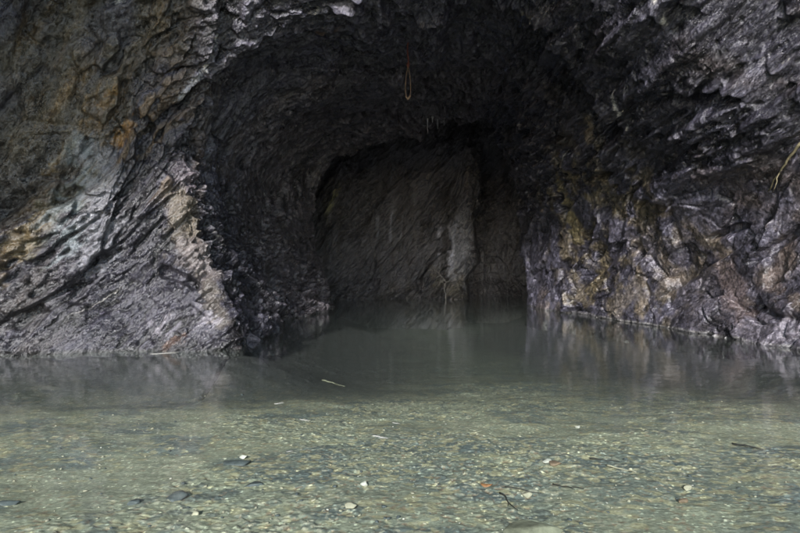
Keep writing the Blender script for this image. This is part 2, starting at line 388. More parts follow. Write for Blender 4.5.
calm = 1 - 0.38 * (sstep(-3.2, -4.4, x) * sstep(2.0, 3.2, z)).reshape(G.shape[:2])      # the high left wall is smoother
Hg *= calm
for _ in range(3):
    Hg[1:-1] = (Hg[:-2] + 2 * Hg[1:-1] + Hg[2:]) / 4
    Hg[:, 1:-1] = (Hg[:, :-2] + 2 * Hg[:, 1:-1] + Hg[:, 2:]) / 4
H = Hg.ravel()
keep = sstep(-1.6, -1.0, z)
P1 = P0 + NR.reshape(-1, 3).astype(F32) * (H * (0.25 + 0.75 * keep))[:, None]

Q = shade_coords(P1, PICK)

def shell_colors(p, q, lump, c2, c3):
    n = len(p); x, y, z = p[:, 0], p[:, 1], p[:, 2]
    big = fbm(p * 0.5, 4, 200); mid = fbm(q / np.array([1.6, 1.2, 0.35], F32), 4, 210); fine = fbm(p * 2.6, 4, 220)
    C = np.empty((n, 3), F32)
    C[:] = (0.059, 0.056, 0.075)
    def mixc(col_, k):
        k = np.clip(k, 0, 1)[:, None]
        C[:] = C * (1 - k) + np.array(col_, F32) * k
    mixc((0.036, 0.032, 0.040), sstep(0.0, 0.6, -mid + 0.3 * fine))
    mixc((0.108, 0.103, 0.136), 0.8 * sstep(0.15, 0.65, mid + 0.4 * big))
    mixc((0.080, 0.062, 0.055), 0.6 * sstep(0.05, 0.55, big + 0.5 * fine - 0.1))
    # olive and brown weathering high on the left
    k = sstep(-1.5, -4.0, x) * sstep(1.6, 3.6, z) * sstep(13, 10, y)
    mixc((0.064, 0.053, 0.030), k * sstep(-0.25, 0.45, mid + 0.5 * big + 0.1) * 0.85)
    k = sstep(-5.0, -6.2, x) * sstep(13, 10, y)
    mixc((0.062, 0.050, 0.032), k * sstep(-0.1, 0.5, mid) * 0.7)
    k = sstep(-2.6, -4.2, x) * sstep(1.4, 2.6, z) * sstep(13, 10, y)      # rusty and dark bands that follow the strata
    bands = fbm(q / np.array([2.2, 1.4, 0.13], F32), 4, 250)
    mixc((0.105, 0.070, 0.034), k * sstep(0.05, 0.45, bands) * 0.75)
    mixc((0.030, 0.028, 0.027), k * sstep(-0.05, -0.45, bands) * 0.7)
    C *= (1 - 0.5 * sstep(-1.5, -3.0, x) * sstep(3.4, 2.2, z))[:, None]  # low left face darkened in colour to tone down the sun
    C *= (1 - 0.28 * sstep(2.5, 3.5, x) * sstep(2.8, 3.6, z))[:, None]  # high right wall likewise, shade put into its colour
    # inner tunnel rock: brownish, its colour lifted in place of fill light
    k = sstep(12.5, 17.0, y + 1.2 * big) * sstep(3.4, 2.2, x - 0.10 * (22 - y))
    mixc((0.078, 0.067, 0.072), k * 0.85)
    # yellowish crust on the right pier
    k = sstep(12.2, 14.5, y) * sstep(21, 17, y) * sstep(3.0, 3.9, x) * sstep(5.0, 3.6, z)
    mixc((0.135, 0.110, 0.062), k * sstep(0.0, 0.55, fine + 0.35 * big + 0.1) * 0.8)
    # pink-brown slabs low on the right
    k = sstep(5.0, 5.8, x) * sstep(3.2, 1.8, z)
    mixc((0.118, 0.104, 0.116), k * sstep(-0.15, 0.5, mid + 0.4 * fine) * 0.5)
    mixc((0.14, 0.105, 0.07), k * sstep(0.25, 0.6, fine + 0.3 * big) * 0.4)
    # a tide line: dark slime at the water, pale crust just above
    t = z + 0.05 * fine
    mixc((0.045, 0.045, 0.04), sstep(0.07, 0.0, t) * 0.7)
    mixc((0.30, 0.29, 0.28), sstep(5.0, 5.6, x) * sstep(0.005, 0.02, t) * sstep(0.065, 0.04, t) * 0.6)
    mixc((0.040, 0.042, 0.040), sstep(0.0, -0.12, t) * 0.85)  # underwater rock painted darker, helping the murk hide its edge with the bed
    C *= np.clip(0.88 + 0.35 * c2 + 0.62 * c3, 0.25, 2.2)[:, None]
    # thin quartz seams along a few cleavage planes
    f = np.abs(((q[:, 2] + 0.10 * fine) / 1.15) % 1.0 - 0.5)
    mixc((0.42, 0.40, 0.36), sstep(0.008, 0.002, f) * sstep(0.25, 0.5, fbm(p * 1.1, 2, 230)) * 0.8 * (1 - sstep(2.5, 3.0, x) * sstep(4.2, 3.2, z)))
    return C

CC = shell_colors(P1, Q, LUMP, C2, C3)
apply_stains_and_light(P1, Q, CC, STAINS)
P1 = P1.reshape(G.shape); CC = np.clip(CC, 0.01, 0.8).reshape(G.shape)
edges = np.concatenate([[0], np.cumsum(scn)])
SURF = []
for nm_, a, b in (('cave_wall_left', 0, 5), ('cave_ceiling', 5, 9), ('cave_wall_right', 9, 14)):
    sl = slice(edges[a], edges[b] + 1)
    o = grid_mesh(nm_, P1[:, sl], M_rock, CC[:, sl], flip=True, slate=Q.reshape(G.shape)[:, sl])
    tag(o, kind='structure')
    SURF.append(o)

# ------------------------------------------------------------------ back wall
nx, nz = int(560 * QUAL), int(420 * QUAL)
xs = np.linspace(-7.0, 8.5, nx); zs = np.linspace(-1.7, 9.5, nz)
X, Z = np.meshgrid(xs, zs, indexing='ij')
X = X.ravel(); Z = Z.ravel()
wob = fbm(np.stack([X * 0 + 3, Z * 0.6, X * 0], 1).astype(F32), 3, 400)
edge_x = 2.9 + 0.5 * wob + 0.10 * fbm(np.stack([X * 0 + 9, Z * 2.6, X * 0], 1).astype(F32), 3, 410) + 0.12 * (Z - 2)
Y = 26.3 + 2.6 * sstep(edge_x - 0.03, edge_x + 0.45, X) * sstep(7.0, 5.0, Z)
Y = Y - 0.55 * np.exp(-((X - edge_x + 0.55) / 0.55) ** 2) - 0.06 * (X + 2) + 0.04 * Z * Z * 0.3
Y = Y - 0.7 * np.exp(-((X + 2.6) / 1.2) ** 2)                     # left corner comes forward
toe = sstep(0.9, -0.3, Z)
Y = Y - 0.55 * toe
PB0 = np.stack([X, Y, Z], 1).astype(F32)
HB, LB, CB2, CB3, QB, PKB = rock_relief(PB0, rough=1.2, coarse=1.7)
PB = PB0.copy(); PB[:, 1] -= HB * 1.0; QB = shade_coords(PB, PKB)
bigB = fbm(PB * 0.6, 4, 500); fineB = fbm(PB * 3.0, 4, 510)
vert = fbm((PB * np.array([3.2, 1.0, 0.35], F32)), 4, 520)
CBk = np.empty((len(PB), 3), F32); CBk[:] = (0.082, 0.078, 0.086)
def mixb(c, k):
    k = np.clip(k, 0, 1)[:, None]; CBk[:] = CBk * (1 - k) + np.array(c, F32) * k
mixb((0.045, 0.040, 0.040), sstep(0, 0.5, vert))
mixb((0.115, 0.105, 0.098), 0.8 * sstep(0.0, 0.5, bigB + 0.3 * fineB) * sstep(2.4, 0.6, PB[:, 2]))
CBk *= (1 + 0.3 * CB2 + 0.3 * CB3)[:, None]
def streak(cx, z0, z1, w, c, st, top=0.4):
    d = np.abs(PB[:, 0] - cx - 0.05 * np.sin(PB[:, 2] * 2.3 + cx * 5)) / w
    k = sstep(1.1, 0.3, d + 1.1 * fineB + 1.1 * vert) * sstep(z0 - 0.2, z0 + 0.25, PB[:, 2] + 0.2 * fineB) * sstep(z1 + top, z1 - top, PB[:, 2] + 0.4 * vert)
    mixb(c, k * st)
streak(2.25, 0.6, 3.0, 0.42, (0.55, 0.55, 0.62), 0.95, 0.8)
streak(2.55, 0.3, 3.9, 0.30, (0.15, 0.148, 0.16), 0.8, 0.8)
streak(2.2, 0.0, 1.0, 0.6, (0.17, 0.15, 0.12), 0.8)
streak(0.05, 2.6, 3.9, 0.10, (0.30, 0.30, 0.34), 0.75)
lit_edge = [((-3.2, 25.8, 2.9), (-2.6, 25.9, 4.7), 0.13, (0.30, 0.29, 0.15), 0.8, 0.5)]  # yellow-green inner rock edge; its lit look is put into the colour
apply_stains_and_light(PB, QB, CBk, lit_edge)
streak(-0.35, 2.4, 3.7, 0.09, (0.30, 0.30, 0.34), 0.8)
streak(-1.0, 2.5, 3.5, 0.07, (0.22, 0.23, 0.25), 0.7)
streak(0.6, 2.0, 5.0, 0.10, (0.14, 0.13, 0.13), 0.7)
streak(2.75, 4.5, 5.6, 0.10, (0.18, 0.16, 0.14), 0.7)
back = grid_mesh('cave_wall_back', PB.reshape(nx, nz, 3), M_back, np.clip(CBk, 0.01, 0.7), slate=QB)
tag(back, kind='structure'); SURF.append(back)

# ------------------------------------------------------------------ pool bed and outside ground
nx = int(1050 * QUAL)
uu = np.linspace(-1, 1, nx); xs = 13 * (0.36 * uu + 0.64 * uu ** 3)
ys = np.concatenate([np.linspace(-7, 2.4, 80)[:-1], np.linspace(2.4, 8, int(620 * QUAL))[:-1], np.linspace(8, 14, int(230 * QUAL))[:-1], np.linspace(14, 30, int(150 * QUAL))]); ny = len(ys)
X, Y = np.meshgrid(xs, ys, indexing='ij'); X = X.ravel(); Y = Y.ravel()
base = np.interp(Y, [-7, -1, 1.5, 3.4, 5.5, 8, 12, 20, 30], [0.25, 0.2, 0.03, -0.13, -0.26, -0.42, -0.75, -1.1, -1.3])
pb = np.stack([X, Y, X * 0], 1).astype(F32)
b1 = fbm(pb * 0.8, 4, 600); b2 = fbm(pb * 5.0, 3, 610)
cc1, ce1 = cells(pb * np.array([3.2, 3.2, 1], F32), 61, 0.8); cc2, ce2 = cells(pb * np.array([11, 11, 1], F32), 62, 0.9)
cc3, ce3 = cells(pb * np.array([25, 25, 1], F32), 63, 0.9)
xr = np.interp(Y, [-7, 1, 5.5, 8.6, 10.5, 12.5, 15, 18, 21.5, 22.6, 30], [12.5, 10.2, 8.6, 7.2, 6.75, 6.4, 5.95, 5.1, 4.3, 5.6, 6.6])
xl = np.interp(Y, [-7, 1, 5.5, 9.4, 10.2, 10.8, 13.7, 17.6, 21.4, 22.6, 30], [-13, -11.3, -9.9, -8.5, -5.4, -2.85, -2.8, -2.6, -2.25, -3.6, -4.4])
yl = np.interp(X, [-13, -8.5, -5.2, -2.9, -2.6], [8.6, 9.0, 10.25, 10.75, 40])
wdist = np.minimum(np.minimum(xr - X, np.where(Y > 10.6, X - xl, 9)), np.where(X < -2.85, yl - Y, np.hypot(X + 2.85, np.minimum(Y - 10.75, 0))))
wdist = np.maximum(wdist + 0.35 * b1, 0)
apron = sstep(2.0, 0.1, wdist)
base = base * (1 - 0.88 * apron * (0.45 + 0.55 * sstep(12.5, 10.0, Y)))
stony = sstep(-0.2, 0.4, fbm(pb * 0.7, 3, 620) + 0.15)
zb = base + 0.05 * b1 + apron * 0.035 * cc1 + 0.010 * b2 + stony * (0.018 * cc1 * sstep(0, .2, ce1) + 0.013 * np.maximum(cc2, -0.1) * sstep(0, .25, ce2) + 0.010 * cc3)
PBed = np.stack([X, Y, zb], 1)
Cb = np.empty((len(pb), 3), F32); Cb[:] = (0.225, 0.23, 0.165)
def mixd(c, k):
    k = np.clip(k, 0, 1)[:, None]; Cb[:] = Cb * (1 - k) + np.array(c, F32) * k
patch = fbm(pb * np.array([0.9, 1.3, 1], F32), 4, 630)
mixd((0.150, 0.165, 0.135), sstep(-0.1, 0.35, patch))
mixd((0.095, 0.115, 0.110), 0.85 * sstep(0.12, 0.5, fbm(pb * np.array([1.4, 2.2, 1], F32), 4, 640)))
mixd((0.06, 0.072, 0.075), 0.6 * stony * sstep(0.22, 0.45, cc2 + 0.3 * b2))
mixd((0.31, 0.28, 0.17), 0.8 * sstep(0.2, 0.45, (cc2 * -1) + 0.35 * patch + 0.1 * b2))
mixd((0.38, 0.35, 0.26), 0.6 * sstep(0.36, 0.46, cc3 * 0.9 + 0.25 * fbm(pb * 1.5, 2, 650)))
mixd((0.20, 0.14, 0.09), 0.7 * sstep(0.47, 0.52, -cc3 * 0.95 + 0.15 * b1))
Cb *= np.array((1.36, 1.38, 1.40), F32)
mixd((0.042, 0.050, 0.044), 0.9 * sstep(5.2, 13.5, Y + 2.0 * patch))  # far bed painted dark so distant water reads as a dark mirror
mixd((0.026, 0.027, 0.028), 0.95 * (lambda a: a * sstep(4.6, 1.6, wdist + 0.8 * patch) + (1 - a) * sstep(3.0, 0.5, wdist + 0.8 * patch))(sstep(7.2, 11.5, Y + 1.5 * patch)))  # dark silt by the walls, painted darker still so reflections dominate
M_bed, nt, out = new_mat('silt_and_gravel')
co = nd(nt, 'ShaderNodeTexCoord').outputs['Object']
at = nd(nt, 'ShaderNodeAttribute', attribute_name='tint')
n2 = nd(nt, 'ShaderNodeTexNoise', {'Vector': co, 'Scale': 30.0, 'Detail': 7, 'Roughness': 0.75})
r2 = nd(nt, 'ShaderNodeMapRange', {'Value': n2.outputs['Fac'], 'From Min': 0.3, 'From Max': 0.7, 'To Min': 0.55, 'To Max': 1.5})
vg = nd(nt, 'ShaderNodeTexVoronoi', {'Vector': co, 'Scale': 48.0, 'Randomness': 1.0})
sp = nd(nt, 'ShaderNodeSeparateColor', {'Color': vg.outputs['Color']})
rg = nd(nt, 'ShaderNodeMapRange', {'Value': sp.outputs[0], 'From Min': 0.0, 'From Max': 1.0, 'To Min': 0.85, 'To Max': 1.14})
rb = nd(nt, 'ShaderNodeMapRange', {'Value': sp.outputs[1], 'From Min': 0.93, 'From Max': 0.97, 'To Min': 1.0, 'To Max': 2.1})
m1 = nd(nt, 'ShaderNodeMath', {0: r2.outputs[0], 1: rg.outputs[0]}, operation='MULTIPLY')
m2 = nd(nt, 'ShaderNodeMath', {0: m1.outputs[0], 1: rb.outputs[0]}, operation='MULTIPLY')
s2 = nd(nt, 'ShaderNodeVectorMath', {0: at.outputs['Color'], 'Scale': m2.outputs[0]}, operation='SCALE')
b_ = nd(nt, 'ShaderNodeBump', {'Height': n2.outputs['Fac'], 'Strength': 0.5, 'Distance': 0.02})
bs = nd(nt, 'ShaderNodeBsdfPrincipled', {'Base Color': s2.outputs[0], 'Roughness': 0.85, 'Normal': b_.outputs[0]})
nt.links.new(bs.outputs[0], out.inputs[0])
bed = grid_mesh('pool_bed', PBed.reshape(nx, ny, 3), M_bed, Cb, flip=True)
tag(bed, kind='structure')

# outside ground, from the mouth to the horizon
bmg = bmesh.new()
pts = [(-2000, -4000, -0.02), (2000, -4000, -0.02), (2000, -6.9, 0.12), (-2000, -6.9, 0.12)]
bmg.faces.new([bmg.verts.new(p) for p in pts])
me = bpy.data.meshes.new('ground'); bmg.to_mesh(me); bmg.free()
me.materials.append(simple_mat('gravel_ground', (0.17, 0.17, 0.165), 0.9, 3, 0.5))
g = bpy.data.objects.new('ground', me); col.objects.link(g); tag(g, kind='structure')

# ------------------------------------------------------------------ water
M_water, nt, out = new_mat('pool_water')
co = nd(nt, 'ShaderNodeTexCoord').outputs['Object']
mp = nd(nt, 'ShaderNodeMapping', {'Vector': co, 'Scale': (1.0, 1.5, 1.0)})
w1 = nd(nt, 'ShaderNodeTexNoise', {'Vector': mp.outputs[0], 'Scale': 2.6, 'Detail': 3, 'Roughness': 0.5})
w2 = nd(nt, 'ShaderNodeTexNoise', {'Vector': mp.outputs[0], 'Scale': 16.0, 'Detail': 2, 'Roughness': 0.5})
bA = nd(nt, 'ShaderNodeBump', {'Height': w1.outputs['Fac'], 'Strength': 0.08, 'Distance': 0.05})
bB = nd(nt, 'ShaderNodeBump', {'Height': w2.outputs['Fac'], 'Strength': 0.10, 'Distance': 0.008, 'Normal': bA.outputs[0]})
gm_ = nd(nt, 'ShaderNodeNewGeometry')      # rays are not bent at this sheet, so both of its sides act as the air side
io = nd(nt, 'ShaderNodeMapRange', {'Value': gm_.outputs['Backfacing'], 'To Min': 1.33, 'To Max': 1 / 1.33})
fr = nd(nt, 'ShaderNodeFresnel', {'IOR': io.outputs[0], 'Normal': bB.outputs[0]})
gl = nd(nt, 'ShaderNodeBsdfGlossy', {'Color': (1, 1, 1, 1), 'Roughness': 0.02, 'Normal': bB.outputs[0]})
tr = nd(nt, 'ShaderNodeBsdfTransparent', {'Color': (0.93, 0.97, 0.93, 1)})
mx = nd(nt, 'ShaderNodeMixShader', {0: fr.outputs[0], 1: tr.outputs[0], 2: gl.outputs[0]})
nt.links.new(mx.outputs[0], out.inputs[0])
vol = nd(nt, 'ShaderNodeVolumePrincipled', {'Color': (0.27, 0.325, 0.30, 1), 'Density': 0.02, 'Absorption Color': (0.5, 0.6, 0.5, 1)})
nt.links.new(vol.outputs[0], out.inputs['Volume'])
bmw = bmesh.new()
bmesh.ops.create_cube(bmw, size=1.0)
for v in bmw.verts:
    v.co.x *= 25.6
    v.co.y = -6.8 if v.co.y < 0 else 29.5
    v.co.z = 0.0 if v.co.z > 0 else -2.2
me = bpy.data.meshes.new('water'); bmw.to_mesh(me); bmw.free(); me.materials.append(M_water)
wat = bpy.data.objects.new('water', me); col.objects.link(wat); tag(wat, kind='structure')

#THINGS_BEGIN
# ------------------------------------------------------------------ things
NXB, NYB = nx, ny; ZB = zb.reshape(nx, ny)
def bed_z(px, py):
    i = int(np.clip(np.searchsorted(xs, px), 0, NXB - 1)); j = int(np.clip(np.searchsorted(ys, py), 0, NYB - 1))
    return float(ZB[i, j])
PITCH = math.radians(0.41)
def at(px, py, h=None):
    """the point on the pool bed (or at height h) seen at a pixel of the 800 px wide photograph"""
    a = (px - 400) / 622.2; c = -(py - 266.5) / 622.2 - math.tan(PITCH)
    zz = -0.2 if h is None else h
    for _ in range(12):
        d = (zz - 1.5) / c
        if h is not None: break
        zz = 0.5 * zz + 0.5 * bed_z(a * d, d)
    return Vector((a * d, d, zz))

def mesh_obj(name, bm, mat, parent=None, smooth=True, loc=None):
    me = bpy.data.meshes.new(name); bm.to_mesh(me); bm.free()
    me.materials.append(mat)
    for p in me.polygons: p.use_smooth = smooth
    o = bpy.data.objects.new(name, me); col.objects.link(o)
    if parent: o.parent = parent
    if loc is not None: o.location = loc
    return o

def tube(bm, pts, rad, seg=8, closed=False):
    pts = [Vector(p) for p in pts]; n = len(pts); rings = []
    if not hasattr(rad, '__len__'): rad = [rad] * n
    prev = None
    for i, p in enumerate(pts):
        if closed: t = (pts[(i + 1) % n] - pts[i - 1]).normalized()
        else: t = (pts[min(i + 1, n - 1)] - pts[max(i - 1, 0)]).normalized()
        up = prev if prev is not None else (Vector((0, 0, 1)) if abs(t.z) < 0.9 else Vector((1, 0, 0)))
        u = (up - t * up.dot(t)).normalized(); v = t.cross(u); prev = u
        rings.append([bm.verts.new(p + (u * math.cos(a) + v * math.sin(a)) * rad[i]) for a in [2 * math.pi * k / seg for k in range(seg)]])
    for i in range(n if closed else n - 1):
        A = rings[i]; B = rings[(i + 1) % n]
        for k in range(seg): bm.faces.new((A[k], A[(k + 1) % seg], B[(k + 1) % seg], B[k]))
    if not closed:
        bm.faces.new(rings[0][::-1]); bm.faces.new(rings[-1])

def wiggle(a, b, n, amp, seed):
    rnd = random.Random(seed); a = Vector(a); b = Vector(b); L = (b - a).length
    out = []
    ph = [rnd.uniform(0, 6) for _ in range(4)]
    for i in range(n):
        t = i / (n - 1)
        o = Vector((math.sin(5 * t + ph[0]) + 0.5 * math.sin(13 * t + ph[1]), math.sin(6 * t + ph[2]), math.sin(5 * t + ph[3]) * 0.6 + 0.3 * math.sin(17 * t))) * amp * L * math.sin(math.pi * t) ** 0.5
        out.append(a.lerp(b, t) + o)
    return out

M_pale = simple_mat('pale_stone', (0.38, 0.35, 0.26), 0.7, 14, 0.35)
M_white = simple_mat('white_quartz', (0.55, 0.53, 0.47), 0.5, 14, 0.2)
M_dark = simple_mat('dark_stone', (0.075, 0.088, 0.09), 0.6, 14, 0.4)
M_grey = rock_material('shore_slate', attr=False, base=(0.12, 0.108, 0.125), wet=0.75)
M_olive = simple_mat('olive_stone', (0.17, 0.17, 0.12), 0.8, 12, 0.5)
M_orange = simple_mat('orange_stone', (0.20, 0.14, 0.095), 0.7, 12, 0.4)
M_wood = simple_mat('bleached_wood', (0.34, 0.33, 0.30), 0.7, 40, 0.25)
M_twig = simple_mat('waterlogged_wood', (0.03, 0.028, 0.024), 0.7, 40, 0.4)
M_calcw = simple_mat('grey_bleached_wood', (0.25, 0.235, 0.22), 0.7, 40, 0.3)
M_calc = simple_mat('calcite', (0.42, 0.41, 0.40), 0.4, 25, 0.25)
M_root = simple_mat('root_bark', (0.25, 0.215, 0.13), 0.65, 30, 0.45)
M_rust = simple_mat('red_rust', (0.16, 0.05, 0.035), 0.8, 60, 0.5)
M_rope = simple_mat('orange_fibre', (0.15, 0.10, 0.065), 0.8, 60, 0.4)
M_leaf = simple_mat('dead_leaf', (0.26, 0.12, 0.05), 0.6, 60, 0.3)

def stone_mesh(name, mat, seed, sx, sy, sz, ico=3, facet=0.55):
    bm = bmesh.new(); bmesh.ops.create_icosphere(bm, subdivisions=ico, radius=1.0)
    co = np.array([v.co[:] for v in bm.verts], F32)
    # cut by a few random planes so that it looks broken, then roughen
    rnd = random.Random(seed)
    for _ in range(14):
        n = np.array([rnd.gauss(0, 1) for _ in range(3)]); n /= np.linalg.norm(n); d = rnd.uniform(1 - facet, 0.95)
        k = co @ n; co = co - np.outer(np.maximum(k - d, 0) * 0.92, n)
    co = co * (1 + 0.10 * fbm((co * 1.8 + seed * 7.7).astype(F32), 4, seed))[:, None]
    for v, c in zip(bm.verts, co): v.co = (c[0] * sx, c[1] * sy, c[2] * sz)
    me = bpy.data.meshes.new(name); bm.to_mesh(me); bm.free(); me.materials.append(mat)
    for p in me.polygons: p.use_smooth = True
    return me

def stone(name, mat, seed, pos, size, rz, label, cat='stone', sink=0.3, tilt=(0, 0), ico=3, group=None):
    o = bpy.data.objects.new(name, stone_mesh(name, mat, seed, *size, ico=ico)); col.objects.link(o)
    o.location = (pos[0], pos[1], pos[2] + size[2] * (1 - sink) * 0.8); o.rotation_euler = (tilt[0], tilt[1], rz)
    tag(o, label, cat, group)
    return o

# stones on the bed that can be told apart
stone('boulder', M_olive, 3, at(528, 534), (0.24, 0.16, 0.06), 0.4, 'broad pale olive boulder under water at the bottom edge of the photo', 'boulder', 0.95, ico=5)
stone('stone', M_white, 4, at(547, 464), (0.055, 0.035, 0.026), 0.2, 'bright white stone under water right of the middle of the pool', sink=0.1)
stone('stone', M_orange, 5, at(556, 465), (0.075, 0.05, 0.022), 0.0, 'flat rusty brown stone beside the bright white stone')
stone('stone', M_white, 6, at(364, 487), (0.036, 0.030, 0.026), 0.2, 'round white stone alone in front of the floating white stick', sink=0.1)
stone('stone', M_dark, 7, at(177, 498), (0.105, 0.075, 0.035), 0.5, 'largest dark flat stone on the bed at the lower left', sink=0.75)
stone('stone', M_dark, 8, at(133, 504), (0.06, 0.045, 0.03), 1.5, 'small dark stone left of the largest dark flat stone', sink=0.75)
stone('stone', M_dark, 9, at(254, 486), (0.085, 0.055, 0.03), 0.1, 'dark blue grey stone right of the largest dark flat stone', sink=0.75)
stone('stone', M_dark, 10, at(240, 464), (0.16, 0.08, 0.03), -0.1, 'wide dark slab of stone in the left middle of the pool', sink=0.75)
stone('stone', M_white, 11, at(243, 459), (0.045, 0.03, 0.02), -0.1, 'small white stone lying at the far edge of the wide dark slab', sink=0.0)
stone('stone', M_pale, 12, at(350, 509), (0.06, 0.035, 0.025), 0.3, 'cream stone low in the picture just left of the middle')
stone('stone', M_pale, 13, at(195, 516), (0.035, 0.03, 0.02), 0.3, 'cream stone in front of the largest dark flat stone')
stone('stone', M_dark, 14, at(6, 505), (0.09, 0.05, 0.03), 0.3, 'dark stone cut by the left edge of the photo', sink=0.75)
stone('stone', M_pale, 15, at(528, 497), (0.055, 0.04, 0.028), 0.8, 'pale round stone beside the long dark twigs')
stone('stone', M_pale, 16, at(688, 490), (0.05, 0.035, 0.025), 0.8, 'pale stone among small gravel on the right of the pool')
stone('stone', M_orange, 17, at(684, 503), (0.045, 0.03, 0.02), 0.8, 'brownish stone in front of the pale stone on the right of the pool')
stone('stone', M_white, 18, at(578, 428), (0.045, 0.03, 0.02), 0.8, 'small white stone far out on the right of the pool')

# countless-looking but countable pebbles
random.seed(11)
def pebbles(kind, mat, n, label, group, lo, hi, seeds):
    ms = [stone_mesh(kind, mat, s_, 1.0, 0.75, 0.5, ico=2) for s_ in seeds]
    k = 0
    while k < n:
        if random.random() < 0.55:
            px, py = random.choice([(130, 440), (60, 470), (340, 505), (470, 462), (660, 500), (440, 520), (250, 520), (560, 520), (720, 470), (400, 470)])
            px += random.gauss(0, 45); py += random.gauss(0, 12)
        else: px = random.uniform(0, 800); py = random.uniform(395, 532)
        if py < 392 or py > 531 or px < 2 or px > 798: continue
        p = at(px, py)
        s_ = random.uniform(lo, hi) * random.uniform(0.7, 1.3) * (0.75 + 0.05 * p.y)
        o = bpy.data.objects.new(kind, ms[k % len(ms)]); col.objects.link(o)
        o.scale = (s_, s_, s_); o.location = (p.x, p.y, p.z + 0.25 * s_)
        o.rotation_euler = (random.uniform(-.3, .3), random.uniform(-.3, .3), random.uniform(0, 6.28))
        tag(o, label, 'pebble', group)
        k += 1
pebbles('pebble', M_pale, 170, 'one of the small cream pebbles scattered under water over the pool bed', 'small cream pebbles on the pool bed', 0.007, 0.017, (21, 22, 23, 24, 25))
pebbles('pebble', M_white, 45, 'one of the tiny bright white pebbles scattered under water over the pool bed', 'tiny white pebbles on the pool bed', 0.006, 0.012, (31, 32, 33))
pebbles('pebble', M_dark, 70, 'one of the small dark pebbles scattered under water over the pool bed', 'small dark pebbles on the pool bed', 0.010, 0.024, (41, 42, 43))

# sunken twigs, thin and dark
def twig(name, a, b, r, mat, seed, label, cat, lift=0.012, amp=0.03, fork=False):
    pa = at(*a); pb_ = at(*b)
    base = pa.copy(); pa = Vector((0, 0, lift)); pb_ = pb_ - base + Vector((0, 0, lift))
    bm = bmesh.new(); pts = wiggle(pa, pb_, 12, amp, seed)
    tube(bm, pts, [r * (1 - 0.6 * i / 11) for i in range(12)], 7)
    if fork:
        q0 = pts[6]; dv = (pb_ - pa) * 0.28; q1 = q0 + Vector((dv.x * 0.8 + dv.y * 0.3, dv.y * 0.8 - dv.x * 0.5, 0.004))
        tube(bm, wiggle(q0, q1, 6, amp, seed + 1), [r * 0.5, r * 0.45, r * 0.4, r * 0.35, r * 0.3, r * 0.2], 6)
    o = mesh_obj(name, bm, mat, loc=base)
    return tag(o, label, cat)
twig('twig', (500, 495), (518, 512), 0.007, M_twig, 1, 'dark sunken twig slanting down to the right near the bottom middle', 'twig', fork=True)
twig('twig', (505, 489), (542, 495), 0.006, M_twig, 2, 'dark sunken twig lying behind the slanting one near the orange leaf', 'twig')
twig('twig', (553, 486), (584, 491), 0.006, M_twig, 3, 'thin dark sunken twig to the right of the twigs near the orange leaf', 'twig', fork=True)
twig('twig', (590, 460), (620, 463), 0.008, M_twig, 4, 'dark sunken twig right of the bright white stone', 'twig')
twig('twig', (733, 445), (764, 451), 0.010, M_twig, 5, 'dark sunken twig nearest the right hand rock wall', 'twig')
twig('stick', (607, 467), (637, 474), 0.008, M_pale, 6, 'pale yellow sunken stick just in front of a dark twig on the right', 'stick')
twig('stick', (322, 381), (345, 387), 0.016, M_olive, 7, 'pale sunken stick far out in the dim water left of the middle', 'stick', fork=True)

# floating bits of bleached wood
def floater(a, b, w_, seed, label):
    pa = at(a[0], a[1], 0.004); pb_ = at(b[0], b[1], 0.004)
    bm = bmesh.new(); pts = wiggle((0, 0, 0), pb_ - pa, 9, 0.03, seed)
    tube(bm, pts, [0.75 * w_ * k for k in (0.35, 0.8, 1, 1, 0.95, 0.9, 0.8, 0.6, 0.25)], 8)
    for v in bm.verts: v.co.z *= 0.45
    tag(mesh_obj('stick', bm, M_wood, loc=pa), label, 'stick')
floater((372, 435.5), (388, 438.5), 0.011, 51, 'white bleached stick floating in the middle of the pool, the brightest')
floater((150, 354), (178, 352.4), 0.016, 52, 'long thin pale stick floating at the foot of the left rock wall')
floater((299, 419), (309, 421), 0.008, 53, 'short pale stick floating left of the brightest floating stick')
floater((274, 404), (284, 402.5), 0.010, 54, 'small pale stick floating farthest out of those in open water')
floater((286, 452), (293, 451), 0.006, 55, 'tiny pale splinter floating over the wide dark slab')
floater((392, 422.5), (400, 424), 0.006, 56, 'tiny pale splinter floating beyond the brightest floating stick')

# dead orange leaf on the bed
p = at(487, 487); bm = bmesh.new(); ring = []
top = bm.verts.new((0, 0, 0.02))
for k in range(14):
    a = 2 * math.pi * k / 14; r = 0.032 * (1 + 0.25 * math.cos(2 * a) + 0.10 * math.sin(5 * a))
    ring.append(bm.verts.new((r * math.cos(a) * 1.2, r * math.sin(a), 0.012 + 0.009 * math.cos(2 * a + 0.6))))
for k in range(14): bm.faces.new((top, ring[k], ring[(k + 1) % 14]))
ext = bmesh.ops.extrude_face_region(bm, geom=bm.faces[:])
for v in [e for e in ext['geom'] if isinstance(e, bmesh.types.BMVert)]: v.co.z -= 0.0015
tag(mesh_obj('leaf', bm, M_leaf, loc=p), 'curled orange dead leaf lying under water beside dark twigs', 'leaf')

